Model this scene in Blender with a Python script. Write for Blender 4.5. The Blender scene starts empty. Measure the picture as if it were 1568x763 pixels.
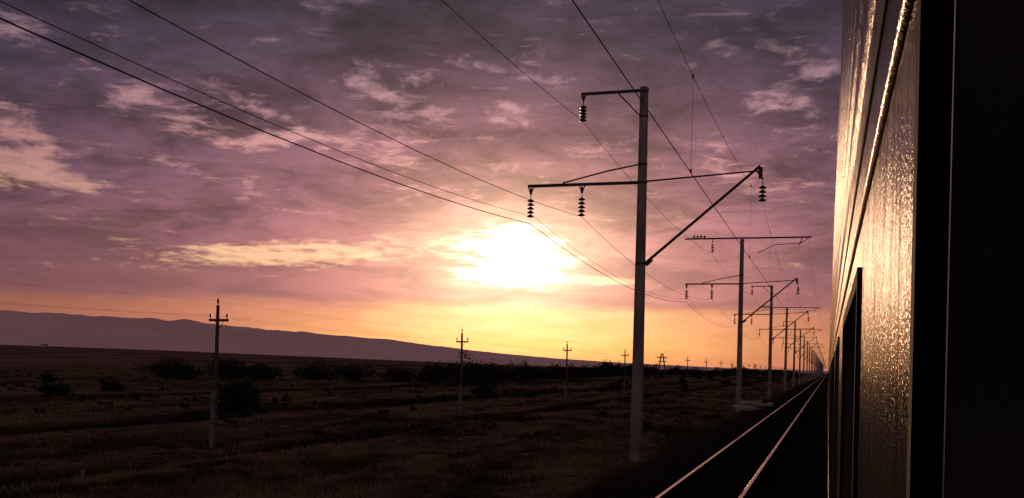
import bpy, math, random
import numpy as np
from mathutils import Vector, Matrix, noise as mnoise
random.seed(7); rng=np.random.default_rng(7)
scene=bpy.context.scene
scene.view_settings.view_transform='Standard'
scene.view_settings.look='None'
scene.view_settings.exposure=0
YAW=math.radians(17.62)
SUN_EL=math.radians(5.9)

def lin(r,g,b):
    f=lambda c:(c/255/12.92) if c/255<=0.04045 else ((c/255+0.055)/1.055)**2.4
    return (f(r),f(g),f(b))

# ------------------------------------------------------------------ node helper
class NB:
    def __init__(s,tree): s.t=tree; s.n=tree.nodes; s.l=tree.links
    def _in(s,sock,v):
        if isinstance(v,bpy.types.NodeSocket): s.l.new(v,sock)
        elif v is not None:
            if isinstance(v,(tuple,list)) and len(v)==3 and sock.type=='RGBA': v=(*v,1)
            sock.default_value=v
    def m(s,op,a,b=None,c=None,clamp=False):
        n=s.n.new('ShaderNodeMath'); n.operation=op; n.use_clamp=clamp
        for i,v in enumerate((a,b,c)):
            if v is not None: s._in(n.inputs[i],v)
        return n.outputs[0]
    def v(s,op,a,b=None,c=None,scale=None):
        n=s.n.new('ShaderNodeVectorMath'); n.operation=op
        for i,x in enumerate((a,b,c)):
            if x is not None: s._in(n.inputs[i],x)
        if scale is not None: s._in(n.inputs['Scale'],scale)
        return n.outputs['Value'] if op in('DOT_PRODUCT','LENGTH') else n.outputs[0]
    def comb(s,x,y,z):
        n=s.n.new('ShaderNodeCombineXYZ')
        for i,q in enumerate((x,y,z)): s._in(n.inputs[i],q)
        return n.outputs[0]
    def sep(s,a):
        n=s.n.new('ShaderNodeSeparateXYZ'); s._in(n.inputs[0],a); return n.outputs
    def noise(s,vec,scale,detail=4,rough=.55,dist=0):
        n=s.n.new('ShaderNodeTexNoise'); s._in(n.inputs['Vector'],vec)
        n.inputs['Scale'].default_value=scale; n.inputs['Detail'].default_value=detail
        n.inputs['Roughness'].default_value=rough; n.inputs['Distortion'].default_value=dist
        return n.outputs[0]
    def ss(s,x,a,b,lo=0,hi=1,interp='SMOOTHSTEP'):
        n=s.n.new('ShaderNodeMapRange'); n.interpolation_type=interp; n.clamp=True
        s._in(n.inputs[0],x); n.inputs[1].default_value=a; n.inputs[2].default_value=b
        n.inputs[3].default_value=lo; n.inputs[4].default_value=hi
        return n.outputs[0]
    def mix(s,f,a,b):
        n=s.n.new('ShaderNodeMix'); n.data_type='RGBA'
        s._in(n.inputs[0],f); s._in(n.inputs[6],a); s._in(n.inputs[7],b); return n.outputs[2]
    def ramp(s,f,stops):
        n=s.n.new('ShaderNodeValToRGB'); s._in(n.inputs[0],f); e=n.color_ramp.elements
        while len(e)<len(stops): e.new(.5)
        for el,(p,c) in zip(e,stops): el.position=p; el.color=(*c,1)
        return n.outputs[0]
    def gauss(s,az,el,a0,e0,wa,we,tilt=0):
        da=s.m('SUBTRACT',az,a0); de=s.m('SUBTRACT',el,e0)
        if tilt: de=s.m('SUBTRACT',de,s.m('MULTIPLY',da,tilt))
        q=s.m('ADD',s.m('POWER',s.m('ABSOLUTE',s.m('DIVIDE',da,wa)),2),s.m('POWER',s.m('ABSOLUTE',s.m('DIVIDE',de,we)),2))
        return s.m('EXPONENT',s.m('MULTIPLY',q,-1))

# ------------------------------------------------------------------ sky (world)
world=bpy.data.worlds.new("sky"); scene.world=world; world.use_nodes=True
t=world.node_tree; t.nodes.clear(); B=NB(t)
tc=t.nodes.new('ShaderNodeTexCoord').outputs['Generated']
xr=B.v('DOT_PRODUCT',tc,(math.cos(YAW),math.sin(YAW),0))
yf=B.v('DOT_PRODUCT',tc,(-math.sin(YAW),math.cos(YAW),0))
z=B.sep(tc)[2]
az=B.m('ARCTAN2',xr,yf); el=B.m('ARCSINE',z)
zz=B.m('MAXIMUM',z,0)
den=B.m('ADD',zz,.14)
P=B.comb(B.m('DIVIDE',xr,den),B.m('DIVIDE',yf,den),0)
n1=B.noise(P,4.2,6,.60,.35)
n2=B.noise(B.v('ADD',P,(7.3,2.1,4)),2.6,5,.6,.5)
nf=B.noise(B.v('ADD',P,(1.3,9.1,2)),13,4,.65,.5)
S=B.comb(B.m('MULTIPLY',az,7),B.m('MULTIPLY',el,46),0)
ns=B.noise(S,1.7,6,.66,.5)
ns2=B.noise(B.v('ADD',S,(11,3,5)),.55,4,.55,.2)
el_n=B.m('DIVIDE',el,.40)
cloud=B.ramp(el_n,[(0,lin(144,84,90)),(.2,lin(136,83,97)),(.42,lin(114,78,100)),(.68,lin(80,64,86)),(1,lin(61,54,72))])
gap=B.ramp(el_n,[(0,lin(240,160,120)),(.25,lin(255,204,154)),(.45,lin(230,166,156)),(.7,lin(190,146,158)),(1,lin(132,112,132))])
n2c=B.ss(n2,.34,.66); nfc=B.m('SUBTRACT',nf,.5)
mod=B.m('ADD',B.m('ADD',.46,B.m('MULTIPLY',n2c,.62)),B.m('MULTIPLY',nfc,.98))
lowmod=B.m('ADD',.55,B.m('MULTIPLY',ns2,.68))
kl=B.ss(el,.07,.15)
mod=B.m('ADD',B.m('MULTIPLY',mod,kl),B.m('MULTIPLY',lowmod,B.m('SUBTRACT',1,kl)))
cl=B.v('SCALE',cloud,scale=mod)
g=B.m('ADD',B.m('MULTIPLY',n1,.72),B.m('MULTIPLY',nf,.28))
high=B.ss(el,.12,.19)
patch=B.gauss(az,el,-.107,.235,.15,.035,.15)
patch=B.m('MAXIMUM',patch,B.gauss(az,el,.27,.262,.08,.045,.6))
patch=B.m('MAXIMUM',patch,B.gauss(az,el,-.33,.235,.18,.035,-.1))
g_hi=B.m('MULTIPLY',B.ss(B.m('ADD',g,B.m('MULTIPLY',patch,.10)),.555,.70),high)
g_hi=B.m('MULTIPLY',g_hi,.76)
def torn(mask,nz,amt,a,b): return B.ss(B.m('ADD',mask,B.m('MULTIPLY',B.m('SUBTRACT',nz,.5),amt)),a,b)
nmix=B.m('ADD',B.m('MULTIPLY',nf,.5),B.m('MULTIPLY',ns,.5))
leftp=B.gauss(az,el,-.475,.176,.07,.036,-.15)
leftm=B.m('MULTIPLY',torn(leftp,g,3.4,.40,1.0),.70)
streak=B.gauss(az,el,-.225,.104,.15,.015,.07)
streakm=B.m('MULTIPLY',torn(streak,nmix,2.6,.35,1.0),.85)
st2=B.gauss(az,el,.07,.087,.10,.0065,-.06)
st2m=torn(st2,ns,1.6,.40,.95)
lowg=B.m('MULTIPLY',B.ss(ns,.60,.70),B.m('MULTIPLY',B.ss(el,.06,.075),.30))
gm=B.m('MAXIMUM',g_hi,B.m('MAXIMUM',leftm,B.m('MAXIMUM',streakm,B.m('MAXIMUM',st2m,lowg))))
col=B.mix(gm,cl,gap)
fall=B.gauss(az,el,.02,.10,.58,.36)
col=B.v('SCALE',col,scale=B.m('ADD',.36,B.m('MULTIPLY',fall,.78)))
edge=B.m('ADD',el,B.m('MULTIPLY',B.m('SUBTRACT',ns2,.5),.030))
strip=B.ss(edge,.050,.064,1,0)
sfar=B.ramp(B.m('DIVIDE',el,.06),[(0,lin(112,66,68)),(.4,lin(132,80,72)),(1,lin(118,70,70))])
smid=B.ramp(B.m('DIVIDE',el,.06),[(0,lin(192,108,84)),(.4,lin(218,132,94)),(1,lin(200,118,98))])
snear=B.ramp(B.m('DIVIDE',el,.06),[(0,lin(236,142,72)),(.35,lin(255,196,98)),(1,lin(252,184,118))])
sc=B.mix(B.gauss(az,el,0,0,.38,9),sfar,smid)
sc=B.mix(B.gauss(az,el,.015,0,.17,9),sc,snear)
sc=B.v('SCALE',sc,scale=B.m('ADD',.88,B.m('MULTIPLY',ns,.22)))
col=B.mix(strip,col,sc)
# sun behind thin cloud: scattered light
E0=.107
g1=B.gauss(az,el,0,E0,.31,.145)
g2=B.gauss(az,el,0,E0-.005,.165,.092)
g25=B.gauss(az,el,-.002,E0-.002,.098,.064)
g3=B.gauss(az,el,-.004,E0,.070,.038)
dk=B.m('ADD',.45,B.m('MULTIPLY',n2c,.68))
col=B.v('ADD',col,B.v('SCALE',(.25,.078,.072),scale=B.m('MULTIPLY',g1,dk)))
col=B.v('ADD',col,B.v('SCALE',(.56,.23,.125),scale=B.m('MULTIPLY',g2,dk)))
col=B.v('ADD',col,B.v('SCALE',(.66,.48,.27),scale=g25))
nn=B.m('ADD',1.0,B.m('MULTIPLY',B.m('SUBTRACT',B.m('ADD',B.m('MULTIPLY',ns,.70),B.m('MULTIPLY',nf,.30)),.5),5.6))
core=B.m('MULTIPLY',g3,B.m('MAXIMUM',nn,.25))
col=B.v('ADD',col,B.v('SCALE',(1.0,.66,.34),scale=B.m('MULTIPLY',core,.65)))
g4=B.gauss(az,el,0,E0,.034,.026)
core2=B.m('ADD',core,B.m('MULTIPLY',g4,.45))
hot=B.m('POWER',B.ss(core2,.34,1.35,interp='LINEAR'),1.5)
col=B.v('ADD',col,B.v('SCALE',(3.0,2.7,2.1),scale=hot))
back=B.ss(yf,.3,-.6)
col=B.mix(back,col,B.v('SCALE',lin(124,106,114),scale=1.0))
below=B.ss(z,-.02,-.002)
col=B.mix(below,(.02,.014,.012),col)
bg=t.nodes.new('ShaderNodeBackground'); B._in(bg.inputs[0],col); bg.inputs[1].default_value=1.0
nis=t.nodes.new('ShaderNodeTexSky'); nis.sky_type='NISHITA'; nis.sun_disc=False
nis.sun_elevation=SUN_EL; nis.sun_rotation=-YAW
bg2=t.nodes.new('ShaderNodeBackground'); t.links.new(nis.outputs[0],bg2.inputs[0]); bg2.inputs[1].default_value=.003
ad=t.nodes.new('ShaderNodeAddShader'); out=t.nodes.new('ShaderNodeOutputWorld')
t.links.new(bg.outputs[0],ad.inputs[0]); t.links.new(bg2.outputs[0],ad.inputs[1]); t.links.new(ad.outputs[0],out.inputs[0])
world.cycles.sampling_method='MANUAL'; world.cycles.sample_map_resolution=512

# ------------------------------------------------------------------ sun lamp
sd=bpy.data.lights.new("sun","SUN"); sd.energy=.75; sd.angle=math.radians(.8); sd.color=(1,.56,.30)
so=bpy.data.objects.new("sun",sd); scene.collection.objects.link(so)
dirv=Vector((-math.sin(YAW)*math.cos(SUN_EL),math.cos(YAW)*math.cos(SUN_EL),math.sin(SUN_EL)))
so.rotation_euler=dirv.to_track_quat('Z','Y').to_euler(); so.location=dirv*200

# ------------------------------------------------------------------ materials
def mat(name,fn):
    m=bpy.data.materials.new(name); m.use_nodes=True; nt=m.node_tree; nb=NB(nt)
    bs=nt.nodes['Principled BSDF']; pos=nt.nodes.new('ShaderNodeNewGeometry').outputs['Position']
    fn(nb,bs,pos,nt); return m
def bump(nb,bs,h,strength,dist=.02):
    n=nb.n.new('ShaderNodeBump'); n.inputs['Strength'].default_value=strength; n.inputs['Distance'].default_value=dist
    nb._in(n.inputs['Height'],h); nb.l.new(n.outputs[0],bs.inputs['Normal'])
def simple(name,c1,c2,scale,rough,metal=0,bstr=.3,bdist=.01,stretch=(1,1,1),spec=.5):
    def f(nb,bs,pos,nt):
        p=nb.v('MULTIPLY',pos,stretch); n=nb.noise(p,scale,6,.6)
        nb._in(bs.inputs['Base Color'],nb.mix(nb.ss(n,.35,.65),c1,c2))
        bs.inputs['Roughness'].default_value=rough; bs.inputs['Metallic'].default_value=metal
        bs.inputs['Specular IOR Level'].default_value=spec
        bump(nb,bs,n,bstr,bdist)
    return mat(name,f)
M_conc=simple("concrete",(.28,.225,.20),(.145,.122,.112),2.2,.95,0,.5,.02,(1,1,.35),.08)
M_steel=simple("dark_steel",(.04,.028,.024),(.07,.04,.032),6,.6,.3,.2,.005,(1,1,1),.3)
M_ins=simple("insulator_glaze",(.04,.028,.024),(.07,.04,.03),8,.3,0,.05,.002)
M_wire=simple("wire_metal",(.03,.024,.024),(.02,.017,.017),2,.7,.3,.0,.001,(1,1,1),.2)
M_wood=simple("weathered_pole",(.10,.075,.065),(.055,.042,.038),5,.95,0,.4,.01,(1,1,.15),.05)
M_stub=simple("stub_concrete",(.17,.14,.125),(.10,.085,.08),4,.95,0,.4,.01,(1,1,.4),.05)
M_rail=simple("rail_steel",(.62,.55,.52),(.50,.42,.40),4,.22,1,.03,.001)
M_railside=simple("rusty_rail",(.02,.013,.010),(.013,.009,.008),9,.95,.0,.3,.005,(1,1,1),.05)
M_sleeper=simple("sleeper",(.022,.018,.016),(.012,.010,.009),7,1,0,.4,.01,(1,1,1),.0)
M_pale=simple("pale_concrete",(.40,.37,.35),(.24,.22,.21),4,.9,0,.4,.02,(1,1,1),.2)
M_white=simple("whitewash",(.45,.42,.38),(.3,.27,.24),2,.8,0,.1,.01)
M_leaf=simple("foliage",(.012,.013,.008),(.030,.028,.015),1.2,.9,0,.1,.01,(1,1,1),.05)
M_bark=simple("bark",(.03,.024,.02),(.02,.015,.012),6,.9,0,.5,.01)
def f_ballast(nb,bs,pos,nt):
    n=nb.noise(pos,14,4,.7); n2=nb.noise(pos,.7,4,.6)
    nb._in(bs.inputs['Base Color'],nb.v('SCALE',nb.mix(nb.ss(n,.35,.65),(.006,.005,.005),(.036,.029,.025)),scale=nb.m('ADD',.4,n2)))
    bs.inputs['Roughness'].default_value=1; bs.inputs['Specular IOR Level'].default_value=.0; bump(nb,bs,n,.9,.05)
M_ballast=mat("ballast",f_ballast)
def f_ground(nb,bs,pos,nt):
    x,y,zc=nb.sep(pos)
    p2=nb.comb(x,nb.m('MULTIPLY',y,.22),0)
    band=nb.noise(p2,.10,5,.6,.3); band2=nb.noise(p2,.016,5,.6,.3)
    n=nb.noise(pos,.9,8,.68); nfine=nb.noise(pos,7,5,.7)
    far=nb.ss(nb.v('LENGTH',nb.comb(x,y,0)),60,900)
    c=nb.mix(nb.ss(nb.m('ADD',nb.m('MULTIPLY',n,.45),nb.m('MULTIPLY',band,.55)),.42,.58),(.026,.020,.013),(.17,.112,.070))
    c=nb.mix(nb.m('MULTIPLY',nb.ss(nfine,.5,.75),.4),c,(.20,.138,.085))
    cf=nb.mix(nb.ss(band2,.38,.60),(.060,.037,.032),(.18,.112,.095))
    c=nb.mix(far,c,cf)  # distance haze put into the colour: ground turns mauve-brown far off
    for X0,w in ((-21,2.0),(-35.2,2.6),(-58,3)):
        wob=nb.m('MULTIPLY',nb.m('SUBTRACT',nb.noise(nb.comb(0,y,X0),.05,3),.5),3)
        d=nb.m('ABSOLUTE',nb.m('ADD',nb.m('SUBTRACT',x,X0),wob))
        k=nb.ss(d,w*.4,w*1.3,.90,0)
        c=nb.mix(k,c,(.010,.008,.006))
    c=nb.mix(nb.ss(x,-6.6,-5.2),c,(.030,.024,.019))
    nb._in(bs.inputs['Base Color'],c); bs.inputs['Roughness'].default_value=1
    bs.inputs['Specular IOR Level'].default_value=.0
    bump(nb,bs,nb.m('ADD',n,nb.m('MULTIPLY',nfine,.4)),.7,.25)
M_ground=mat("steppe_ground",f_ground)
def f_hill(nb,bs,pos,nt):
    n=nb.noise(nb.v('MULTIPLY',pos,(1,1,3)),.0035,7,.6)
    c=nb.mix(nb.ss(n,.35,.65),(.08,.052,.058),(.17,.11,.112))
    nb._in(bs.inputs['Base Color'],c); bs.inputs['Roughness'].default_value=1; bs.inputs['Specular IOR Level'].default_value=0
    # aerial haze painted as a faint glow on the slopes' own surface
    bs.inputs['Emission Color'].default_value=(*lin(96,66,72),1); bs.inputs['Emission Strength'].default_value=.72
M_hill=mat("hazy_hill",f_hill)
def f_grass(nb,bs,pos,nt):
    x,y,zc=nb.sep(pos)
    n=nb.noise(nb.comb(x,nb.m('MULTIPLY',y,.45),0),.22,5,.65); n2=nb.noise(pos,5,2,.5)
    c=nb.mix(nb.ss(n,.42,.58),(.026,.022,.013),(.195,.130,.074))
    c=nb.v('SCALE',c,scale=nb.m('ADD',.5,n2))
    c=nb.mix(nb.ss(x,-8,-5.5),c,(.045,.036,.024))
    nb._in(bs.inputs['Base Color'],c); bs.inputs['Roughness'].default_value=1; bs.inputs['Specular IOR Level'].default_value=.0
M_grass=mat("dry_grass",f_grass)
def mk_paint(slo,shi,c1,c2,rlo):
    def f_paint(nb,bs,pos,nt):
        s=nb.noise(nb.v('MULTIPLY',pos,(1,18,2.2)),1.4,5,.6)
        d=nb.noise(pos,60,5,.7); sp=nb.noise(pos,420,2,.5)
        grime=nb.noise(nb.v('MULTIPLY',pos,(1,14,1.2)),5,6,.7)
        nb._in(bs.inputs['Base Color'],nb.mix(nb.ss(s,.35,.7),c1,c2))
        nb._in(bs.inputs['Roughness'],nb.m('ADD',rlo,nb.m('MULTIPLY',d,.22)))
        nb._in(bs.inputs['Specular IOR Level'],nb.ss(grime,.38,.64,slo,shi))
        bump(nb,bs,nb.m('ADD',nb.m('MULTIPLY',d,.6),nb.m('MULTIPLY',sp,.6)),.6,.0022)
    return f_paint
M_paint=mat("car_paint",mk_paint(.004,.035,(.038,.030,.027),(.105,.078,.070),.06))
M_rib=mat("ribbed_car_paint",mk_paint(.003,.045,(.018,.012,.010),(.042,.029,.025),.05))
M_trim=mat("glossy_trim",mk_paint(.2,.6,(.05,.025,.02),(.09,.05,.04),.05))
M_chrome=simple("trim_metal",(.7,.6,.55),(.55,.45,.4),30,.3,1,.25,.001)
M_rubber=simple("black_rubber",(.012,.012,.017),(.022,.022,.030),120,.8,0,.4,.001,(1,1,1),.08)
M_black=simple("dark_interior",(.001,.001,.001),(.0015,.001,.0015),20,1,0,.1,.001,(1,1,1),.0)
M_roof=simple("roof_paint",(.04,.035,.035),(.03,.025,.025),3,.6,.1,.2,.003)
def f_glass(nb,bs,pos,nt):
    bs.inputs['Base Color'].default_value=(.004,.003,.004,1); bs.inputs['Roughness'].default_value=.3
    bs.inputs['Specular IOR Level'].default_value=.08
M_glass=mat("dark_glass",f_glass)

# ------------------------------------------------------------------ mesh builder
class MB:
    def __init__(s): s.v=[]; s.f=[]; s.m=[]; s.mats=[]
    def mi(s,m):
        if m not in s.mats: s.mats.append(m)
        return s.mats.index(m)
    def add(s,vs,fs,m):
        o=len(s.v); s.v+= [tuple(q) for q in vs]; k=s.mi(m)
        for f in fs: s.f.append([i+o for i in f]); s.m.append(k)
    def tube(s,p0,p1,r0,r1,m,n=10):
        p0=Vector(p0);p1=Vector(p1);d=(p1-p0).normalized()
        a=d.orthogonal().normalized(); b=d.cross(a); vs=[]
        for p,r in((p0,r0),(p1,r1)):
            for i in range(n):
                w=2*math.pi*i/n; vs.append(p+a*(r*math.cos(w))+b*(r*math.sin(w)))
        fs=[[i,(i+1)%n,n+(i+1)%n,n+i] for i in range(n)]+[list(range(n))[::-1],list(range(n,2*n))]
        s.add(vs,fs,m)
    def box(s,c,d,m,rot=None,taper=1):
        c=Vector(c); vs=[]
        for sz in(-1,1):
            for sx,sy in((-1,-1),(1,-1),(1,1),(-1,1)):
                q=Vector((sx*d[0]/2*(taper if sz>0 else 1),sy*d[1]/2*(taper if sz>0 else 1),sz*d[2]/2))
                if rot: q=rot@q
                vs.append(c+q)
        s.add(vs,[[0,3,2,1],[4,5,6,7],[0,1,5,4],[1,2,6,5],[2,3,7,6],[3,0,4,7]],m)
    def mesh(s,name):
        me=bpy.data.meshes.new(name); me.from_pydata(s.v,[],s.f)
        for m in s.mats: me.materials.append(m)
        me.polygons.foreach_set('material_index',s.m); me.update(); return me
    def obj(s,name,loc=(0,0,0),parent=None,smooth=None):
        me=s.mesh(name)
        if smooth: 
            for p in me.polygons: p.use_smooth=True
            if smooth is not True: me.set_sharp_from_angle(angle=math.radians(smooth))
        return link(name,me,loc,parent)
def link(name,me,loc=(0,0,0),parent=None):
    o=bpy.data.objects.new(name,me); o.location=loc; scene.collection.objects.link(o)
    if parent: o.parent=parent
    return o
def empty(name,loc=(0,0,0)):
    return link(name,None,loc)

# ------------------------------------------------------------------ terrain
def sstep(x,a,b):
    q=np.clip((x-a)/(b-a),0,1); return q*q*(3-2*q)
def ghz(X,Y):
    X=np.asarray(X,float);Y=np.asarray(Y,float)
    R=np.hypot(X,Y); A=np.degrees(np.arctan2(-X,Y))
    base=-.85+0*X
    base+=.10*np.sin(X*.31+Y*.013)+.08*np.sin(Y*.17+X*.05)+.05*np.sin(X*1.1+1+Y*.3)
    for X0,w,dp in((-21,1.4,-.38),(-35.2,1.8,-.45),(-58,2,-.4)):
        base+=dp*np.exp(-((X-X0)/w)**2)
    base+=(33*sstep(R,350,4200)+1.2*np.sin(R*.012+X*.004)*sstep(R,150,600))*sstep(A,9,46)
    emb=-.36
    k=sstep(X,-6.4,-4.6)
    k=k*(1-sstep(X,7,9))
    return base*(1-k)+emb*k
def axis(dense_lo,dense_hi,step,lo,hi,gr=1.12):
    a=list(np.arange(dense_lo,dense_hi+1e-6,step)); s=step; q=a[-1]
    while q<hi: s*=gr; q+=s; a.append(q)
    s=step; q=a[0]; L=[]
    while q>lo: s*=gr; q-=s; L.append(q)
    return np.array(L[::-1]+a)
xs=axis(-64,8,.4,-14000,9000,1.10); ys=axis(0,130,.8,-4000,14000,1.09)
GX,GY=np.meshgrid(xs,ys); GZ=ghz(GX,GY)
jit=np.exp(-np.hypot(GX,GY)/150); GZ+=rng.normal(0,.03,GZ.shape)*jit*(GX<-6.2)
nx,ny=len(xs),len(ys)
V=np.stack([GX.ravel(),GY.ravel(),GZ.ravel()],1)
ii=(np.arange(ny-1)[:,None]*nx+np.arange(nx-1)[None,:]).ravel()
F=np.stack([ii,ii+1,ii+1+nx,ii+nx],1)
def npmesh(name,V,F,mats,smooth=False):
    me=bpy.data.meshes.new(name); k=F.shape[1]
    me.vertices.add(len(V)); me.vertices.foreach_set('co',V.astype(np.float32).ravel())
    me.loops.add(F.size); me.loops.foreach_set('vertex_index',F.astype(np.int32).ravel())
    me.polygons.add(len(F)); me.polygons.foreach_set('loop_start',np.arange(0,F.size,k,dtype=np.int32))
    me.update(calc_edges=True); me.validate()
    for m in mats: me.materials.append(m)
    if smooth: me.polygons.foreach_set('use_smooth',np.ones(len(F),bool))
    return me
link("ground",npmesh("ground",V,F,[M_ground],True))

# hills
tabA=[-8,0,5.9,11.1,15.1,18.5,22.3,24.5,28.2,31.8,35.2,38.9,44.8,60,80,110]
tabH=[5,9,14,27,42,62,93,116,134,152,178,186,194,215,190,120]
azs=np.radians(np.linspace(-8,110,700)); Rs=np.array([3700,3950,4200,4450,4700,4900,5000,5200,5800,7000])
fr=np.array([-.1,.08,.25,.46,.72,.93,1,.97,.85,.3])
HV=[]
for j,(R,q) in enumerate(zip(Rs,fr)):
    for a in azs:
        H=np.interp(math.degrees(a),tabA,tabH)
        nz=mnoise.fractal(Vector((a*26,R*.0012,0)),.8,2.1,5)
        nr=mnoise.fractal(Vector((a*60,3.1,0)),.9,2.1,4)
        RR=R+140*nz
        g0=float(ghz(-RR*math.sin(a),RR*math.cos(a)))
        top=H*(1+.035*nr)
        zv= g0*(1-max(q,0))+top*q+ (nz*10 if 0<j<6 else 0)*min(1,H/120) if q>0 else g0-12
        HV.append((-RR*math.sin(a),RR*math.cos(a),zv))
n=len(azs); ii=(np.arange(len(Rs)-1)[:,None]*n+np.arange(n-1)[None,:]).ravel()
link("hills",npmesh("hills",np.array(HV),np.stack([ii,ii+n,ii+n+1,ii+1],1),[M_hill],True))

# ------------------------------------------------------------------ railway track
TR=-2.35; TR2=1.6
def prism(mb,prof,y0,y1,m):
    n=len(prof); vs=[(x,y0,zc) for x,zc in prof]+[(x,y1,zc) for x,zc in prof]
    fs=[[i,(i+1)%n,n+(i+1)%n,n+i] for i in range(n)]+[list(range(n)),list(range(n,2*n))[::-1]]
    mb.add(vs,fs,m)
trk=empty("railway_track")
mb=MB()
prism(mb,[(-4.9,-.40),(-4.1,-.17),(3.4,-.17),(4.3,-.34),(4.3,-.8),(-4.9,-.8)],-60,3000,M_ballast)
mb.obj("ballast_bed",parent=trk)
mb=MB()
for c in(TR,TR2):
    for s in(-1,1):
        x=c+s*.76
        prism(mb,[(x-.036,-.006),(x-.03,0),(x+.03,0),(x+.036,-.006),(x+.036,-.03),(x-.036,-.03)],-60,3000,M_rail)
        prism(mb,[(x-.010,-.031),(x+.010,-.031),(x+.010,-.135),(x+.065,-.15),(x+.065,-.158),(x-.065,-.158),(x-.065,-.15),(x-.010,-.135)],-60,3000,M_railside)
mb.obj("rails",parent=trk)
mb=MB()
for c in(TR,TR2):
    for k in range(-30,520):
        mb.box((c+random.uniform(-.02,.02),k*.58+random.uniform(-.02,.02),-.185),(2.6,.25,.05),M_sleeper)
mb.obj("sleepers",parent=trk)

# ------------------------------------------------------------------ catenary poles
PX=-6.85
def insul(mb,x,z0,z1,y=0,n=5):
    mb.tube((x,y,z0),(x,y,z1),.02,.02,M_steel,6)
    L=z0-z1; 
    for i in range(n):
        zc=z0-L*(.28+.62*i/(n-1)); 
        mb.tube((x,y,zc+.03),(x,y,zc-.045),.05,.15,M_ins,12); mb.tube((x,y,zc-.046),(x,y,zc-.07),.15,.11,M_ins,12)
def hanger(mb,x,z0,h=.22,w=.2):
    for s in(-1,1): mb.tube((x+s*w/2,0,z0),(x,0,z0-h),.022,.022,M_steel,6)
    mb.box((x,0,z0-h/2),(.10,.02,h*.8),M_steel)
def hinsul(mb,x0,x1,zc,n=4):
    mb.tube((x0,0,zc),(x1,0,zc),.02,.02,M_steel,6)
    for i in range(n):
        xc=x0+(x1-x0)*(.15+.7*i/(n-1)); mb.tube((xc-.06,0,zc),(xc+.06,0,zc),.06,.15,M_ins,12)
def catpole(kind):
    mb=MB(); X=lambda x:x-PX
    mb.tube((0,0,-1.3),(0,0,13.1),.240,.155,M_conc,24)
    mb.tube((0,0,13.1),(0,0,13.13),.165,.12,M_conc,24)
    for zc in(6.45,9.5,10.2,12.0,12.95): mb.tube((0,0,zc-.035),(0,0,zc+.035),.25-.0059*(zc+1.3),.25-.0059*(zc+1.3),M_steel,20)
    if kind in(0,):
        mb.box((X(-7.98),0,13.0),(2.6,.09,.10),M_steel)
        for s in(-.06,.06): mb.tube((X(-7.85),s,12.94),(X(-6.95),s,12.0),.03,.03,M_steel,6)
        hanger(mb,X(-9.2),12.95); insul(mb,X(-9.2),12.75,11.95)
    else:
        mb.box((X(-6.45),.0,13.22),(10.0,.10,.12),M_steel)
        mb.box((X(-9.2),0,13.05),(.06,.06,.3),M_steel); insul(mb,X(-9.2),12.95,12.1,n=4)
        hinsul(mb,X(-10.9),X(-9.7),13.38)
        mb.tube((X(-1.7),0,13.16),(X(-2.3),0,12.75),.03,.03,M_steel,6)
        mb.tube((X(-2.3),0,12.75),(X(-4.3),0,12.65),.03,.03,M_steel,6)
        mb.tube((X(-4.3),0,12.65),(X(-5.6),0,12.0),.025,.025,M_steel,6)
        mb.tube((X(-2.2),0,13.16),(X(-2.4),0,12.6),.04,.04,M_steel,6)
    mb.box((X(-9.1),0,9.52),(4.5,.09,.11),M_steel)
    hanger(mb,X(-11.23),9.47,.3,.22); hanger(mb,X(-9.18),9.47,.3,.22)
    insul(mb,X(-11.23),9.25,8.28); insul(mb,X(-9.18),9.25,8.28)
    mb.tube((X(-9.95),0,9.6),(X(-8.2),0,10.0),.03,.03,M_steel,6)
    mb.tube((X(-8.2),0,10.0),(X(-6.9),0,10.22),.03,.03,M_steel,6)
    mb.tube((X(-6.8),0,9.55),(X(-2.62),0,9.80),.035,.03,M_steel,8)
    mb.tube((X(-6.68),0,6.45),(X(-2.52),0,9.98),.055,.05,M_steel,8)
    mb.tube((X(-2.62),0,9.80),(X(-2.4),0,9.45),.035,.03,M_steel,8)
    mb.box((X(-2.50),0,9.72),(.14,.03,.42),M_steel)
    insul(mb,X(-2.42),9.42,8.68,n=4)
    mb.tube((X(-6.65),0,6.40),(X(-6.4),0,6.6),.08,.06,M_steel,8)
    return mb.mesh("catenary_pole")
mA,mB_=catpole(0),catpole(1)
for me in(mA,mB_):
    for p in me.polygons: p.use_smooth=True
    me.set_sharp_from_angle(angle=math.radians(40))
pys=[37.3+45*i for i in range(34)]
for i,y in enumerate(pys):
    o=link("catenary_pole" ,mB_ if i in(1,3,5,8,9,12) else mA,(PX,y+(random.uniform(-1,1) if i>1 else 0),(-.02*(i%3))))
    if i>1: o.rotation_euler=(random.uniform(-.008,.008),random.uniform(-.008,.008),0)
for y in(-7.7,-52.7): link("catenary_pole",mA,(PX,y,0))

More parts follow.
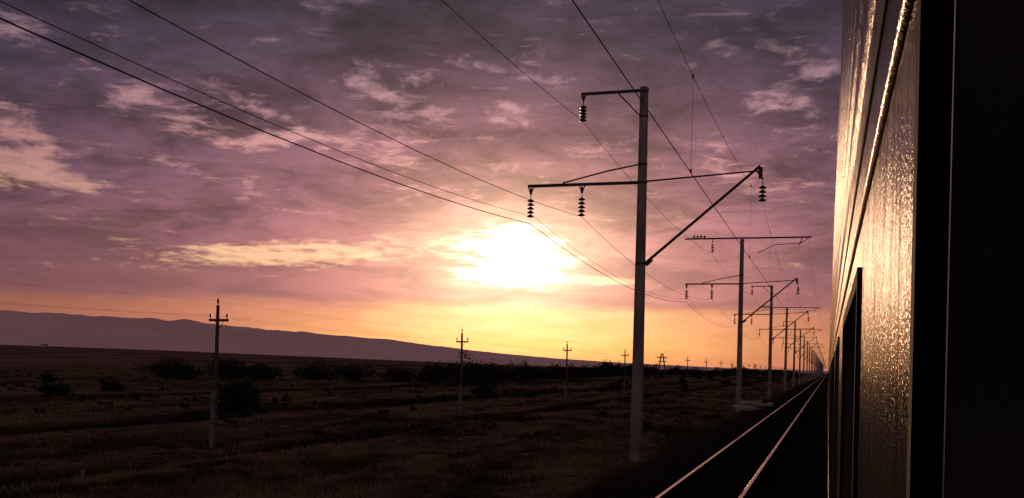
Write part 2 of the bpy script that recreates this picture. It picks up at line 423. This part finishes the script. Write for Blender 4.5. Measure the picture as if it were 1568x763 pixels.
# ------------------------------------------------------------------ wires
def wire(name,pts,r,parent=None):
    cu=bpy.data.curves.new(name,'CURVE'); cu.dimensions='3D'; cu.bevel_depth=r; cu.bevel_resolution=1
    sp=cu.splines.new('POLY'); sp.points.add(len(pts)-1)
    for q,p in zip(sp.points,pts): q.co=(*p,1)
    cu.materials.append(M_wire); o=bpy.data.objects.new(name,cu); scene.collection.objects.link(o)
    if parent:o.parent=parent
    return o
def line_pts(x,zs,sag,ys,n=14):
    pts=[]
    for a,b in zip(ys[:-1],ys[1:]):
        for k in range(n):
            q=k/n; pts.append((x,a+(b-a)*q,zs-sag*4*q*(1-q)))
    pts.append((x,ys[-1],zs)); return pts
sup=[-52.7,-7.7]+pys[:26]
ow=empty("overhead_wires")
wire("outer_feeder",line_pts(-11.23,8.05,.85,sup),.014,ow)
wire("outer_feeder_upper",line_pts(-11.10,8.33,.95,sup),.008,ow)
wire("inner_feeder",line_pts(-9.18,8.28,.95,sup),.009,ow)
wire("top_feeder",line_pts(-9.2,11.95,.65,sup),.010,ow)
wire("messenger",line_pts(-2.42,8.68,.95,sup),.0055,ow)
wire("contact",line_pts(-2.42,6.05,.03,sup),.008,ow)
for i,(a,b) in enumerate(zip(sup[:14],sup[1:15])):
    for q in(.12,.57,.88):
        zt=8.68-.95*4*q*(1-q)
        wire("dropper",[(-2.42,a+45*q,zt),(-2.42,a+45*q,6.05)],.003,ow)
        for zc in (zt,6.05):
            mb=MB(); mb.box((-2.42,a+45*q,zc),(.03,.05,.07),M_steel); mb.obj("dropper_clamp",parent=ow)
wire("right_feeder",line_pts(-1.7,12.9,.5,sup[3:]),.007,ow)

# ------------------------------------------------------------------ telegraph poles
TX=-23.3
def telemesh(aframe=False):
    mb=MB()
    if aframe:
        for s in(-1,1): mb.tube((s*1.0,0,-.3),(s*.10,0,5.6),.12,.09,M_wood,10)
        mb.tube((-.62,0,2.4),(.62,0,2.4),.05,.05,M_wood,8); mb.box((0,0,5.0),(1.5,.1,.12),M_wood); mb.box((0,0,4.45),(1.3,.1,.12),M_wood)
        for x in(-.7,-.35,.35,.7): mb.tube((x,0,5.06),(x,0,5.28),.035,.03,M_ins,8)
        return mb.mesh("telegraph_pole")
    mb.tube((0,0,-.4),(0,0,5.45),.10,.065,M_wood,12)
    mb.tube((.0,-.12,-.4),(.0,-.12,2.0),.12,.11,M_stub,10)
    for zc in(.7,1.6): mb.tube((0,-.06,zc),(0,-.06,zc+.05),.185,.185,M_steel,12)
    mb.tube((0,0,5.4),(0,0,5.62),.02,.02,M_steel,6); mb.tube((0,0,5.55),(0,0,5.72),.055,.03,M_steel,8)
    mb.box((0,.08,4.86),(.86,.09,.10),M_steel)
    for x in(-.38,.38):
        mb.tube((x,.08,4.8),(x,.08,5.02),.015,.015,M_steel,6); mb.tube((x,.08,4.98),(x,.08,5.12),.055,.035,M_ins,8)
    for x in(-.2,.2): mb.tube((x,.12,4.84),(0,.1,4.5),.012,.012,M_steel,6)
    return mb.mesh("telegraph_pole")
tm,ta=telemesh(),telemesh(True)
Y0=34.3; tys=[Y0+28*i for i in range(30)]
for i,y in enumerate(tys):
    o=link("telegraph_pole",ta if i in(4,11) else tm,(TX,y,-.85+.04*random.uniform(-1,1)))
    o.rotation_euler=(random.uniform(-.015,.015),random.uniform(-.015,.015),random.uniform(-.1,.1))
tw=empty("telegraph_wires")
ts=[Y0-56,Y0-28]+tys
for x,zt in((-.38,4.2),(.38,4.2),(0,4.82)):
    wire("line_wire",line_pts(TX+x,zt,.22,ts,8),.0028,tw)

# ------------------------------------------------------------------ grass
def make_grass():
    N=62000
    A=np.radians(rng.uniform(1,47,N*2)); D=22+260*rng.random(N*2)**2.2
    X=-D*np.sin(A)*1.05; Y=D*np.cos(A)
    X=np.where(rng.random(N*2)<.25,-4.3-22*rng.random(N*2)**1.3,X)
    keep=(X<-4.3)&(Y>12)
    wob=.8*np.sin(Y*.11)
    for X0,w in((-21,1.8),(-35.2,2.4),(-58,2.6)):
        keep&=~((np.abs(X-X0+wob)<w)&(rng.random(N*2)<.93))
    pt=np.sin(X*.33+1.7*np.sin(Y*.09))*np.sin(Y*.13+X*.21)+.5*np.sin(X*.9+Y*.4)
    keep&=(pt>-.75)|(rng.random(N*2)<.35)
    X=X[keep][:N];Y=Y[keep][:N]; n=len(X)
    clump=.5+.5*np.sin(X*.9+np.sin(Y*.35)*2)*np.sin(Y*.5+X*.2)
    Z=np.maximum(ghz(X,Y),np.where(X>-4.9,-.36,-9))-.03
    K=6; hh=(.06+.24*rng.random((n,1))**1.4*(.25+1.1*clump[:,None]))*(.6+.6*rng.random((n,K)))
    ox=rng.normal(0,.14,(n,K));oy=rng.normal(0,.14,(n,K)); lx=rng.normal(0,.09,(n,K))*1; ly=rng.normal(0,.09,(n,K))
    w=.014+.00022*np.hypot(X,Y)[:,None]*np.ones((1,K)); th=rng.uniform(0,math.pi,(n,K))
    bx=X[:,None]+ox; by=Y[:,None]+oy; bz=Z[:,None]+0*ox
    a=np.stack([bx-w*np.cos(th),by-w*np.sin(th),bz],-1); b=np.stack([bx+w*np.cos(th),by+w*np.sin(th),bz],-1)
    c=np.stack([bx+lx,by+ly,bz+hh],-1)
    V=np.stack([a,b,c],2).reshape(-1,3); F=np.arange(len(V)).reshape(-1,3)
    return npmesh("grass",V,F,[M_grass])
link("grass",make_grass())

# ------------------------------------------------------------------ foliage
def leaves(cx,cy,cz,rx,ry,rz,n,s):
    """clumpy crown: leaf quads gathered round sub-clumps in an uneven ellipsoid"""
    k=max(7,int(n/45)); cc=rng.normal(0,1,(k,3)); cc/=np.linalg.norm(cc,axis=1)[:,None]+1e-6
    cc*=(rng.random((k,1))**.5)*np.array([[rx,ry,rz]])*rng.uniform(.6,1.05,(k,1))
    cc[:,2]=np.abs(cc[:,2])*1.0 - rz*.5*rng.random(k)
    idx=rng.integers(0,k,n); p=cc[idx]+rng.normal(0,1,(n,3))*np.array([[rx,ry,rz]])*.17
    p+=np.array([[cx,cy,cz]])
    a=rng.normal(0,1,(n,3)); a/=np.linalg.norm(a,axis=1)[:,None]; b=np.cross(a,rng.normal(0,1,(n,3))); b/=np.linalg.norm(b,axis=1)[:,None]
    sz=s*rng.uniform(.5,1.3,(n,1))
    V=np.stack([p-a*sz,p+b*sz*.6,p+a*sz,p-b*sz*.6],1).reshape(-1,3); return V
def bush(name,x,y,w,h,n,s,trunk=True):
    zb=float(ghz(x,y)); V=leaves(0,0,h*.36,w/2,w/2,h*.58,n,s)
    V[:,2]=np.maximum(V[:,2],.02)
    lf=npmesh(name+"_leaves",V,np.arange(len(V)).reshape(-1,4),[M_leaf])
    e=empty(name,(x,y,zb)); link("leaves",lf,(0,0,0),e)
    mb=MB()
    for k in range(6):
        a=k*1.05+random.random(); mb.tube((0,0,-.1),(math.cos(a)*w*.28,math.sin(a)*w*.28,h*.7),.05*h/2,.015,M_bark,6)
    mb.obj("stems",parent=e)
bush("bush",-36.6,56.5,3.2,2.3,5200,.12)
bush("bush",-32.0,92,2.8,2.0,1800,.13)
for x,y,w,h in [(-102,137,11,3.6),(-94,140,9,4.2),(-108,146,8,3.2),(-97,134,7,2.8),(-91,145,7,3.0),(-86,141,6,3.2),(-81,148,9,4.0),(-76,152,7,3.8),(-73,163,9,3.4),(-88,158,7,2.6),
                (-66,80,2.2,1.5),(-78,75,1.8,1.3),(-60,66,2.6,1.3),(-90,98,2,1.6),(-84,70,1.5,1.2),(-99,150,8,3.4)]:
    bush("bush",x,y,w,h,1500,.20 if w>3 else .13)
Vt=[]; y=154.
while y<2200:
    w=random.uniform(6,11); h=random.uniform(3.4,5.6)*(1.0 if y<400 else 1.35)
    x=-76+random.uniform(-5,5)+12*math.sin(y*.01)
    nl=int(900*(1 if y<260 else .6 if y<500 else .28)); s=.22*(1 if y<400 else 1.8 if y<900 else 3)
    Vt.append(leaves(x,y,float(ghz(x,y))+h*.3,w/2,w/2,h*.6,nl,s)); y+=w*random.uniform(.25,.6)*(1 if y<500 else 1.5)
    if random.random()<.05: y+=random.uniform(4,9)
for _ in range(110):
    y=random.uniform(140,1200); x=-random.uniform(12,66)
    w=random.uniform(2,6); h=random.uniform(1.4,3.2)
    Vt.append(leaves(x,y,float(ghz(x,y))+h*.3,w/2,w/2,h*.6,260,.2 if y<400 else .4))
Vt=np.concatenate(Vt); link("tree_row",npmesh("tree_row",Vt,np.arange(len(Vt)).reshape(-1,4),[M_leaf]))
Vt=[]   # low scrub dotted over the steppe
for _ in range(260):
    a=math.radians(random.uniform(6,46)); D=random.uniform(45,210); x=-D*math.sin(a); y=D*math.cos(a)
    w=random.uniform(.5,1.6); h=random.uniform(.25,.6)
    Vt.append(leaves(x,y,float(ghz(x,y))+h*.25,w/2,w/2,h*.7,90,.09))
Vt=np.concatenate(Vt); link("scrub",npmesh("scrub",Vt,np.arange(len(Vt)).reshape(-1,4),[M_leaf]))

# ------------------------------------------------------------------ small things
mb=MB()
for k in range(9):
    r=Matrix.Rotation(random.uniform(-.5,.5),3,'Z')@Matrix.Rotation(random.uniform(-.15,.15),3,'Y')
    mb.box((random.uniform(-.9,.9),random.uniform(-1.5,1.5),.12+.17*(k%4)),(random.uniform(.9,1.9),random.uniform(.3,.6),.15),M_pale,r)
mb.obj("concrete_slab_pile",(-5.1,75,-.45))
mb=MB(); mb.box((0,0,.08),(.09,.09,.5),M_stub,taper=.9); mb.box((0,0,.345),(.10,.10,.03),M_stub)
mb.obj("marker_post",(-18.9,21.9,float(ghz(-18.9,21.9))-.1))
sx,sy=-1875,2025; sz=float(ghz(sx,sy))
e=empty("farm_shed",(sx,sy,sz)); mb=MB(); mb.box((0,0,2.2),(16,8,6),M_white); mb.obj("walls",parent=e)
mb=MB(); prism(mb,[(-4.5,5.21),(4.5,5.21),(0,7.2)],-8.5,8.5,M_roof); o=mb.obj("roof",parent=e); o.rotation_euler=(0,0,math.pi/2)

# ------------------------------------------------------------------ train
WX=.026; CZ=2.5; JY=.345
def car(y0,y1,own=False):
    e=empty("passenger_train_car")
    mb=MB()
    wins=[]
    if own:
        wins=[(-.75,JY,1.75,2.74)]
        y=.92
        while y+1.0<y1-1.5: wins.append((y,y+.85,1.72,2.575)); y+=1.75
        y=-2.6
        while y>y0+1.5: wins.append((y,y+.95,1.72,2.575)); y-=1.75
    else:
        y=y0+1.8
        while y+1.0<y1-1.5: wins.append((y,y+.95,1.72,2.575)); y+=1.75
    wins.sort()
    zb,zt=.95,2.76; t_=.05
    def panel(a,b,z0,z1): mb.box((WX+t_/2,(a+b)/2,(z0+z1)/2),(t_,b-a,z1-z0),M_paint)
    cur=y0
    for (a,b,z0,z1) in wins:
        panel(cur,a,zb,zt); panel(a,b,zb,z0); 
        if z1<zt: panel(a,b,z1,zt)
        cur=b
    panel(cur,y1,zb,zt)
    mb.obj("side_wall",parent=e)
    prof=[]
    for k in range(0,161):
        zc=zt+k*(3.75-zt)/160
        ph=(zc-zt)/.10
        prof.append((WX-.005*max(0,math.sin(ph*2*math.pi))**.6,zc))
    W=3.1
    for k in range(1,25):
        a=math.pi*k/24; prof.append((WX+W/2-W/2*math.cos(a),3.75+.6*math.sin(a)))
    mbr=MB(); n=len(prof); vs=[(x,y0,zc) for x,zc in prof]+[(x,y1,zc) for x,zc in prof]
    nk=160
    mbr.add(vs,[[i,i+1,n+i+1,n+i] for i in range(nk)],M_rib); 
    mbr.add(vs,[[i,i+1,n+i+1,n+i] for i in range(nk,n-1)],M_roof)
    mbr.obj("roof",parent=e,smooth=50)
    mb=MB()
    mb.box((WX+W-.025,(y0+y1)/2,(zb+3.75)/2),(.05,y1-y0,3.75-zb),M_paint)
    for yy in(y0+.04,y1-.04): mb.box((WX+W/2,yy,2.35),(W-.12,.06,2.7),M_roof)
    mb.box((WX+W/2,(y0+y1)/2,1.02),(W-.12,y1-y0-.2,.12),M_black)
    mb.box((WX+W/2,(y0+y1)/2,.75),(W*.7,(y1-y0)*.5,.38),M_black)
    mb.obj("body_shell",parent=e)
    mg=MB(); mf=MB()
    for (a,b,z0,z1) in wins:
        if own and a<0<b: continue
        mg.box((WX+.040,(a+b)/2,(z0+z1)/2),(.006,b-a,z1-z0),M_glass)
        fw=.016
        for (yy,dy) in((a-fw/2,fw),(b+fw/2,fw)): mf.box((WX-.001,yy,(z0+z1)/2),(.006,dy,z1-z0+2*fw),M_rubber)
        for zc in(z0-fw/2,z1+fw/2): mf.box((WX-.001,(a+b)/2,zc),(.006,b-a,fw),M_rubber)
    for zc,r,m in((1.62,.005,M_paint),(1.45,.005,M_paint),(2.635,.0035,M_trim),(2.70,.0022,M_rubber),(2.79,.0030,M_trim),(2.98,.0030,M_trim)):
        segs=[(y0,-.75),(JY+.02,y1)] if own else [(y0,y1)]
        for a,b in segs: mf.tube((WX,a,zc),(WX,b,zc),r,r,m,10)
    mg.obj("windows",parent=e); mf.obj("trim",parent=e,smooth=40)
    mw=MB()
    for yc in(y0+3.2,y1-3.2):
        for dy in(-1.2,1.2):
            for xs_ in(-.76,.76): mw.tube((TR2+xs_-.07,yc+dy,.48),(TR2+xs_+.07,yc+dy,.48),.475,.475,M_steel,24)
            mw.tube((TR2-.8,yc+dy,.48),(TR2+.8,yc+dy,.48),.08,.08,M_steel,10)
        for s in(-1,1): mw.box((TR2+s*1.0,yc,.55),(.16,3.1,.22),M_steel)
    mw.obj("bogies",parent=e)
    if own:
        mj=MB()
        mj.box((WX+.0048,JY+.007,2.25),(.0098,.014,.985),M_rubber)
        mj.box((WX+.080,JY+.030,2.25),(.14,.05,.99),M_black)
        mj.tube((WX+.0082,JY-.0045,1.76),(WX+.0100,JY-.0045,2.73),.0005,.0005,M_chrome,8)
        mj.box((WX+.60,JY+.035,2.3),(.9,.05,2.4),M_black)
        mj.box((WX+.03,-.2,1.735),(.09,1.06,.028),M_rubber)
        mj.obj("open_window_frame",parent=e)
car(-11.5,12.6,True)
for k in range(5): car(13.4+25*k,13.4+25*k+24.1)

# ------------------------------------------------------------------ camera
cd=bpy.data.cameras.new("camera"); cam=bpy.data.objects.new("camera",cd); scene.collection.objects.link(cam)
cd.lens=35; cd.sensor_width=36; cd.shift_y=178/1568; cd.clip_start=.01; cd.clip_end=30000
cam.matrix_world=Matrix.Translation((0,0,CZ))@Matrix.Rotation(YAW,4,'Z')@Matrix.Rotation(math.radians(90),4,'X')@Matrix.Rotation(math.radians(1.3),4,'Z')
scene.camera=cam
